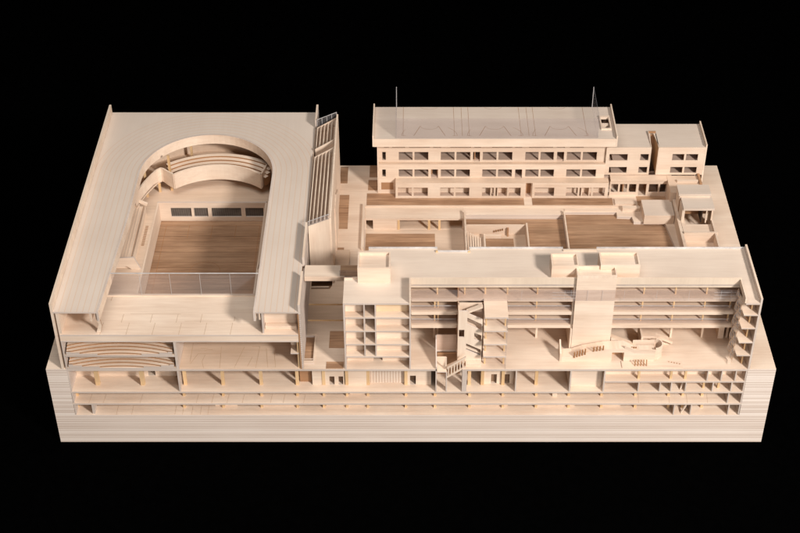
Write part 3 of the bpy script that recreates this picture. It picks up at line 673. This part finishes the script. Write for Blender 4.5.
MB().box(29.4, 35.9, 15.7, 15.9, FR, FR + .35).build('rear_parapet', birch, fbd)
MB().box(-12.58, -8.3, 7.05, 7.2, FR, FR + .35).build('rear_parapet', birch, fbd)
# penthouses
def pent(x0, x1, y0, y1, z1, t=.3):
    p = MB().poly(rect(x0, x1, y0, y1), z1 - .55, z1, holes=[rect(x0 + t, x1 - t, y0 + t, y1 - t)])
    p.box(x0 + .001, x1 - .001, y0 + .001, y1 - .001, FR, z1 - .551, 0)
    p.build('rooftop_box', [birch, birch], fbd)
pent(-10.0, -3.85, 6.0, 11.0, 39.6); pent(26.4, 31.5, 7.3, 11.2, 39.1); pent(35.6, 43.0, 7.5, 11.6, 39.1)
# shaft
p = MB().poly(rect(31.0, 38.45, 4.95, 8.1), 37.9, 38.55, holes=[rect(31.25, 38.2, 5.2, 7.85)])
p.box(31.001, 38.449, 4.951, 8.099, G, 37.899); p.build('lift_shaft', [birch, birchz], fbd)
# rear wall and bar floors
MB().box(-8.1, 64.4, YB - .3, YB - .02, G, FR - .36).build('rear_wall', floorw, fbd)
for z in L[:3]:
    MB().poly([(-.0, YF), (8.8, YF), (61.2, YF), (64.4, YF), (64.4, YB - .32), (.0, YB - .32)], z - .62, z).build('floor_slab', [floorw, birch], fbd)
for z in L[:3]:
    MB().box(.1, 8.7, YF - .06, YF - .02, z - .7, z + .05).build('slab_fascia', birch, fbd)
    MB().box(18.3, 30.9, YF - .06, YF - .02, z - .7, z + .05).build('slab_fascia', birch, fbd)
    MB().box(38.5, 59.5 if z < 30 else 61.5, YF - .06, YF - .02, z - .7, z + .05).build('slab_fascia', birch, fbd)
for z in L[1:3]:
    for a, b in ((.1, 8.7), (18.3, 30.9), (38.5, 61.0)):
        MB().box(a, b, YF + .5, YF + .55, z, z + 1.05).build('balustrade', glassp, fbd)
        MB().box(a, b, YF + .48, YF + .57, z + 1.05, z + 1.13).build('handrail', glasse, fbd)
for x in (5.0, 10.2, 14.1, 18.3, 24.0, 44.2, 50.2, 56.1):
    column(fbd, x, 7.0, L[0], FR - .36, .28)
for x in (4.55, 5.2, 24.0, 44.2, 50.2, 56.1, 60.9):
    column(fbd, x, 7.0, L[1], L[0] - .63, .28); column(fbd, x, 7.0, L[2], L[1] - .63, .28)
for x in (4.55, 5.2, 24.6, 51.0, 57.1, 62.0): column(fbd, x, 9.4, G, L[2] - .63, .4, birchz)
for z0, z1 in ((L[0], FR - .36), (L[1], L[0] - .63), (L[2], L[1] - .63), (G, L[2] - .63)):
    MB().box(.0, 64.3, 14.0, 14.2, z0, z1).build('inner_wall', floorw, fbd)
    MB().box(8.8, 9.0, YF + .3, 14, z0, z1).build('cross_wall', brownw, fbd)
    MB().box(30.6, 30.95, 5.0 if z0 < 20 else YF + .1, 14, z0, z1).build('cross_wall', birchy, fbd)
MB().box(60.2, 61.3, 9, 13.9, G, L[2] - .63).build('inner_wall', birchy, fbd)
# glass band of the top storey
MB().box(.05, 61.8, 4.78, 4.83, L[0] + .05, FR - .75).build('glass_band', glassp, fbd)
for z in (33.3, 34.0, 34.7):
    for a, b in ((26.6, 31.0), (57.0, 61.7)): MB().box(a, b, 4.74, 4.77, z, z + .035).build('glass_joint', glasse, fbd)
for x in (28.9, 30.1, 33.2, 36.0, 58.3, 60.2, 46.2, 40.1, 52.3, 20.8): MB().box(x, x + .035, 4.745, 4.775, L[0] + .1, FR - .8).build('glass_joint', glasse, fbd)
# left block of open cells
xs = (-12.6, -8.75, -6.9, -.32)
MB().box(-12.6, -12.3, .02, 7.15, G, FR - .36, 0, 1).build('side_wall', [birchy, edge], fbd)
MB().box(-12.3, -8.2, 6.9, 7.15, G, FR - .36).build('side_rear_wall', birch, fbd)
MB().box(-8.4, -8.15, 7.2, YB - .3, G, FR - .36).build('side_wall', birchy, fbd)
MB().box(-.32, -.02, .02, 14, G, FR - .71, 0, 1).build('side_wall', [birchy, edge], fbd)
for z in L: MB().box(-12.29, -.33, .0, 7.0, z - .3, z, 0, 1).build('cell_floor', W2, fbd)
lv = [FR - .35] + L + [G]
cellz = [(L[0], FR - .36), (L[1], L[0] - .31), (L[2], L[1] - .31), (L[3], L[2] - .31), (G + .01, L[3] - .31)]
for i, (z0, z1) in enumerate(cellz):
    if i < 4:
        MB().box(-8.85, -8.6, .04, 5.8, z0, z1, 0, 1).build('cell_partition', [birchy, edge], fbd)
        MB().box(-6.75, -6.5, .04, 5.8, z0, z1, 0, 1).build('cell_partition', [birchy, edge], fbd)
        MB().box(-12.28, -8.86, 1.8, 2.0, z0, z1).build('cell_back_wall', [birch], fbd)
        MB().box(-8.59, -6.76, 4.2, 4.4, z0, z1).build('cell_back_wall', [brownw], fbd)
        MB().box(-6.49, -.34, 1.8, 2.0, z0, z1).build('cell_back_wall', [wood('yellow_plywood', (.83, .64, .44), (.72, .51, .31), 'x')] if i == 0 else [birch], fbd)
    else:
        MB().box(-12.28, -7.2, 2.5, 2.7, z0, z1).build('cell_back_wall', birch, fbd)
        MB().box(-5.5, -.34, 2.5, 2.7, z0, z1).build('cell_back_wall', birch, fbd)
        MB().box(-7.3, -5.4, 4.4, 4.6, z0, z1).build('cell_back_wall', brownw, fbd)
# right wing with honeycomb screen
WL = [33.2, 29.95, 26.45, 23.2]
for z in WL: MB().poly([(61.9, 0), (64.5, 0), (64.5, YF - .1), (61.6, YF - .1)], z - .25, z).build('wing_floor', [birch, edge], fbd)
for z0, z1 in zip(WL + [G], [FR - .36] + [w - .26 for w in WL]):
    MB().box(63.5, 63.75, 1.6, 1.85, z0, z1).build('column', pine, fbd)
    MB().beam((63.6, 1.7, z0 + .1), (62.9, 3.6, z0 + .9), .2, .25).build('stair_flight', brownw, fbd)
    MB().box(62.6, 64.5, 4.6, 4.8, z0, z1).build('wing_back_wall', birch, fbd)
frm = wood('screen_frame_wood', (.76, .58, .42), (.62, .44, .30), 'z')
hc = MB(); fr = MB(); ny, nz = 4, 9
def hp(i, j):
    y = 5.2 - i * 1.15 + (.55 if j % 2 else 0); z = G + .9 + j * 1.68
    x = 61.5 + (.16 if (i + j) % 2 else -.16)
    return (x, max(min(y, 5.4), .1), min(z, 35.2))
for j in range(nz):
    for i in range(ny):
        a, b, c, d = hp(i, j), hp(i + 1, j), hp(i + 1, j + 1), hp(i, j + 1)
        k = len(hc.V); hc.V += [a, b, c, d]; hc.face((k, k + 1, k + 2), (i + j) % 2); hc.face((k, k + 2, k + 3), (i + j) % 2)
        fr.beam(a, b, .09, .09); fr.beam(a, d, .09, .09)
        if (i + j) % 2: fr.beam(a, c, .08, .08)
hcp2 = acrylic('tinted_panel', (.92, .86, .79), .5, .02)
hcp = acrylic('amber_panel', (.88, .80, .72), .35, .02)
scr = hc.build('honeycomb_screen', [hcp2, hcp], fbd)
fr2 = fr.build('screen_frame', frm, scr)

# ------------------------------------------------------------------ stair tower and stacked bays in the forecourt
stw = thing('stair_tower', 'narrow upright slab with slanted stair openings left of the stacked bays', 'stair tower', (11.2, 3, G))
par = lambda x0, x1, z0, s, h: [(x0, z0 + s), (x1, z0), (x1, z0 + h), (x0, z0 + s + h)]
face = [(8.9, G), (13.5, G), (13.5, 30.4), (11.0, 31.7), (10.6, 32.5), (8.9, 32.5)]
MB().poly(face, 1.9, 2.2, 'xz', [rect(9.0, 10.1, 26.0, 27.9), par(10.6, 13.35, 27.7, 1.6, 1.6), par(12.0, 13.35, 24.8, .7, 1.7), par(10.5, 13.35, 21.3, 1.6, 1.6)]).build('front_slab', [birchz, edge], stw)
MB().box(8.9, 9.1, 2.21, 5.5, G, 31.9).build('side_wall', birchy, stw)
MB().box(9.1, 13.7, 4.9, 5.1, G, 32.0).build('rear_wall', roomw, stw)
MB().box(9.1, 13.4, 4.3, 4.5, 30.4, 32.5).build('upper_wall', birch, stw)
MB().beam((10.5, 2.9, 31.6), (13.4, 2.9, 33.0), 1.0, .35).build('stair_flight', birch, stw)
for a, b in ((27.0, 28.7), (24.4, 25.6), (21.4, 23.0)):
    MB().beam((10.4, 3.4, b), (13.5, 3.4, a), 1.9, .25).build('stair_flight', birch, stw)
sbk = thing('stacked_bays', 'slim stack of four open bays on thin posts standing in the forecourt', 'tower', (15.9, 2.7, G))
for z in L: MB().box(13.75, 18.15, .0 if z < 32 else -.0, YF - .12, z - .3, z, 0, 1).build('bay_floor', W2, sbk)
for z0, z1 in ((L[1], L[0] - .3), (L[2], L[1] - .3), (L[3], L[2] - .3), (G, L[3] - .3)):
    for x in (14.15, 17.75): MB().box(x - .14, x + .14, 1.5, 1.78, z0, z1).build('post', pine, sbk)
    MB().box(13.76, 13.9, 2.6, 5.3, z0, z1).build('side_wall', birchy, sbk)
    MB().box(13.9, 18.0, 5.15, 5.3, z0, z1).build('rear_wall', birch, sbk)
    MB().box(18.0, 18.12, .05, 3.2, z0, z1).build('glass_side', glass, sbk)

# outside stair with balusters over the pit
ex = thing('outdoor_stair', 'short open stair with square balusters rising over the pit in the ground slab', 'stair', (8.5, .3, 18))
MB().poly([(6.9, 19.55), (10.5, 22.35), (10.5, 22.75), (6.9, 19.98)], .1, .35, 'xz').build('handrail', [birch, birch], ex)
MB().poly([(6.9, 17.15), (9.6, 19.2), (10.5, 19.61), (10.5, 20.3), (6.9, 17.6)], .1, .35, 'xz').build('stringer', [birch, birch], ex)
for k in range(6):
    x = 7.1 + k * .55; z = 17.4 + k * .42
    MB().box(x, x + .22, .12, .33, z, z + 2.45).build('baluster', birchz, ex)
MB().beam((6.9, 1.2, 18.9), (10.3, 1.2, 21.0), 1.4, .2).build('stair_flight', floorw, ex)
MB().box(6.6, 6.85, .6, .85, 18.95, 22.0).build('newel_post', birchz, ex)
MB().box(10.5, 13.5, .8, 1.8, G, G + .5).build('landing', birch, ex)

# ------------------------------------------------------------------ entrance ramp at the foot of the shaft
er = thing('entrance_ramp', 'low bent ramp block with a square doorway at the foot of the lift shaft', 'ramp', (38, 4, G))
prof = [(28.9, G), (38.6, G), (38.6, 21.9), (40.9, 21.9), (40.9, G), (46.9, G), (46.9, 21.7), (42.9, 21.7), (40.9, 22.9), (37.0, 22.7), (33.0, 21.8), (31.0, 20.9), (28.9, 20.8)]
MB().poly(prof, 2.2, 4.6, 'xz').build('ramp_body', [birch, birchy], er)
MB().poly([(2.2, G), (5.2, G), (5.2, 22.6), (4.6, 23.2), (2.2, 21.6)], 28.6, 28.88, 'yz').build('end_fin', [birchy, birch], er)
MB().box(38.6, 40.9, 4.3, 4.5, G, 21.9).build('door_recess', brownw, er)
MB().poly([(40.9, 22.91), (42.9, 21.71), (46.9, 21.71), (46.9, 22.5), (43.1, 22.5), (40.9, 23.6)], 2.2, 2.4, 'xz').build('ramp_parapet', [birch, birch], er)
for k in range(5): MB().beam((31.4 + k * .5, 2.12, 20.7 + k * .2), (31.4 + k * .5, 2.12, 22.0 + k * .22), .22, .3).build('baluster', lineb, er)
for k in range(4): MB().beam((35.0 + k * .6, 2.12, 22.3 + k * .12), (35.0 + k * .6, 2.12, 23.3 + k * .12), .22, .3).build('baluster', lineb, er)
MB().ribbon(arc(47.0, 4.3, 1.5, -90, 70, 10), G, 22.5, .25).build('curved_parapet', [birch, birch], er)
MB().box(43.0, 47.2, 5.6, 5.8, G, 22.0).build('ramp_wall', birch, er)
MB().box(44.6, 44.95, 5.9, 10.3, G, 22.6).build('fin_wall', birchy, er)
MB().poly([(45.0, 21.4), (48.0, 21.4), (51.0, 20.0), (51.0, 20.5), (48.2, 22.0), (45.0, 22.0)], 6.8, 7.1, 'xz').build('ramp_parapet', [birch, birch], er)
MB().poly([(45.0, 20.6), (48.0, 20.6), (50.6, 19.61), (45.0, 19.61)], 7.1, 9.5, 'xz').build('upper_ramp', [birch, birch], er)
MB().poly([(40.5, 19.604), (52.2, 19.604), (52.2, 19.66), (40.5, 19.8)], .3, 2.15, 'xz').build('ramp_apron', [birch, birch], er)
MB().poly([(38.6, 23.2), (43.5, 21.0), (43.5, G), (38.6, G)], 5.0, 6.2, 'xz').build('side_ramp', [birch, floorw], er)
for k in range(5): MB().beam((43.0 + k * .55, .75, 19.8), (43.0 + k * .55, 1.2, 20.95), .16, .22).build('baluster', lineb, er)
for k in range(4): MB().box(42.0 + k * .42, 42.2 + k * .42, 3.6, 3.75, 21.72, 22.05).build('peg', lineb, er)
for k in range(5): MB().box(49.6 + k * .5, 49.75 + k * .5, 1.9 - k * .15, 2.0 - k * .15, 19.66, 19.85).build('peg', lineb, er)

for o in list(bpy.data.objects):
    if '_w' in o.keys(): del o['_w']

# ------------------------------------------------------------------ lamps
def area(name, loc, at, size, power, col):
    l = bpy.data.lights.new(name, 'AREA'); l.shape = 'DISK'; l.size = size; l.energy = power; l.color = col
    o = bpy.data.objects.new(name, l); COL.objects.link(o); o.location = loc
    o.rotation_euler = (Vector(at) - Vector(loc)).to_track_quat('-Z', 'Y').to_euler(); return o
area('key_lamp', (2.15, -2.45, 2.55), (.1, .2, .2), .56, 188, (1.0, .955, .915))
area('overhead_fill', (-.5, -.5, 3.1), (-.1, .3, .2), 2.0, 40, (1.0, .97, .95))  # added fill from above, lifts shadows on roofs and court
area('front_fill', (.7, -3.2, 1.3), (-.05, .2, .25), 1.5, 40, (1.0, .965, .94))  # added low fill, brightens the open floors and recesses
w = bpy.data.worlds.new('World'); scn.world = w; w.use_nodes = True
w.node_tree.nodes['Background'].inputs[0].default_value = (0, 0, 0, 1); w.node_tree.nodes['Background'].inputs[1].default_value = 0

# ------------------------------------------------------------------ camera
cam = bpy.data.cameras.new('camera'); co = bpy.data.objects.new('camera', cam); COL.objects.link(co)
co.location = (0, -2.068, 2.080); co.rotation_euler = (math.radians(51.7), 0, 0)
cam.lens = 65.52; cam.sensor_width = 36; cam.shift_x = -11 / 800; cam.clip_start = .05; cam.clip_end = 60
scn.camera = co
scn.view_settings.view_transform = 'Standard'; scn.view_settings.look = 'None'
scn.view_settings.exposure = 0; scn.view_settings.gamma = 1
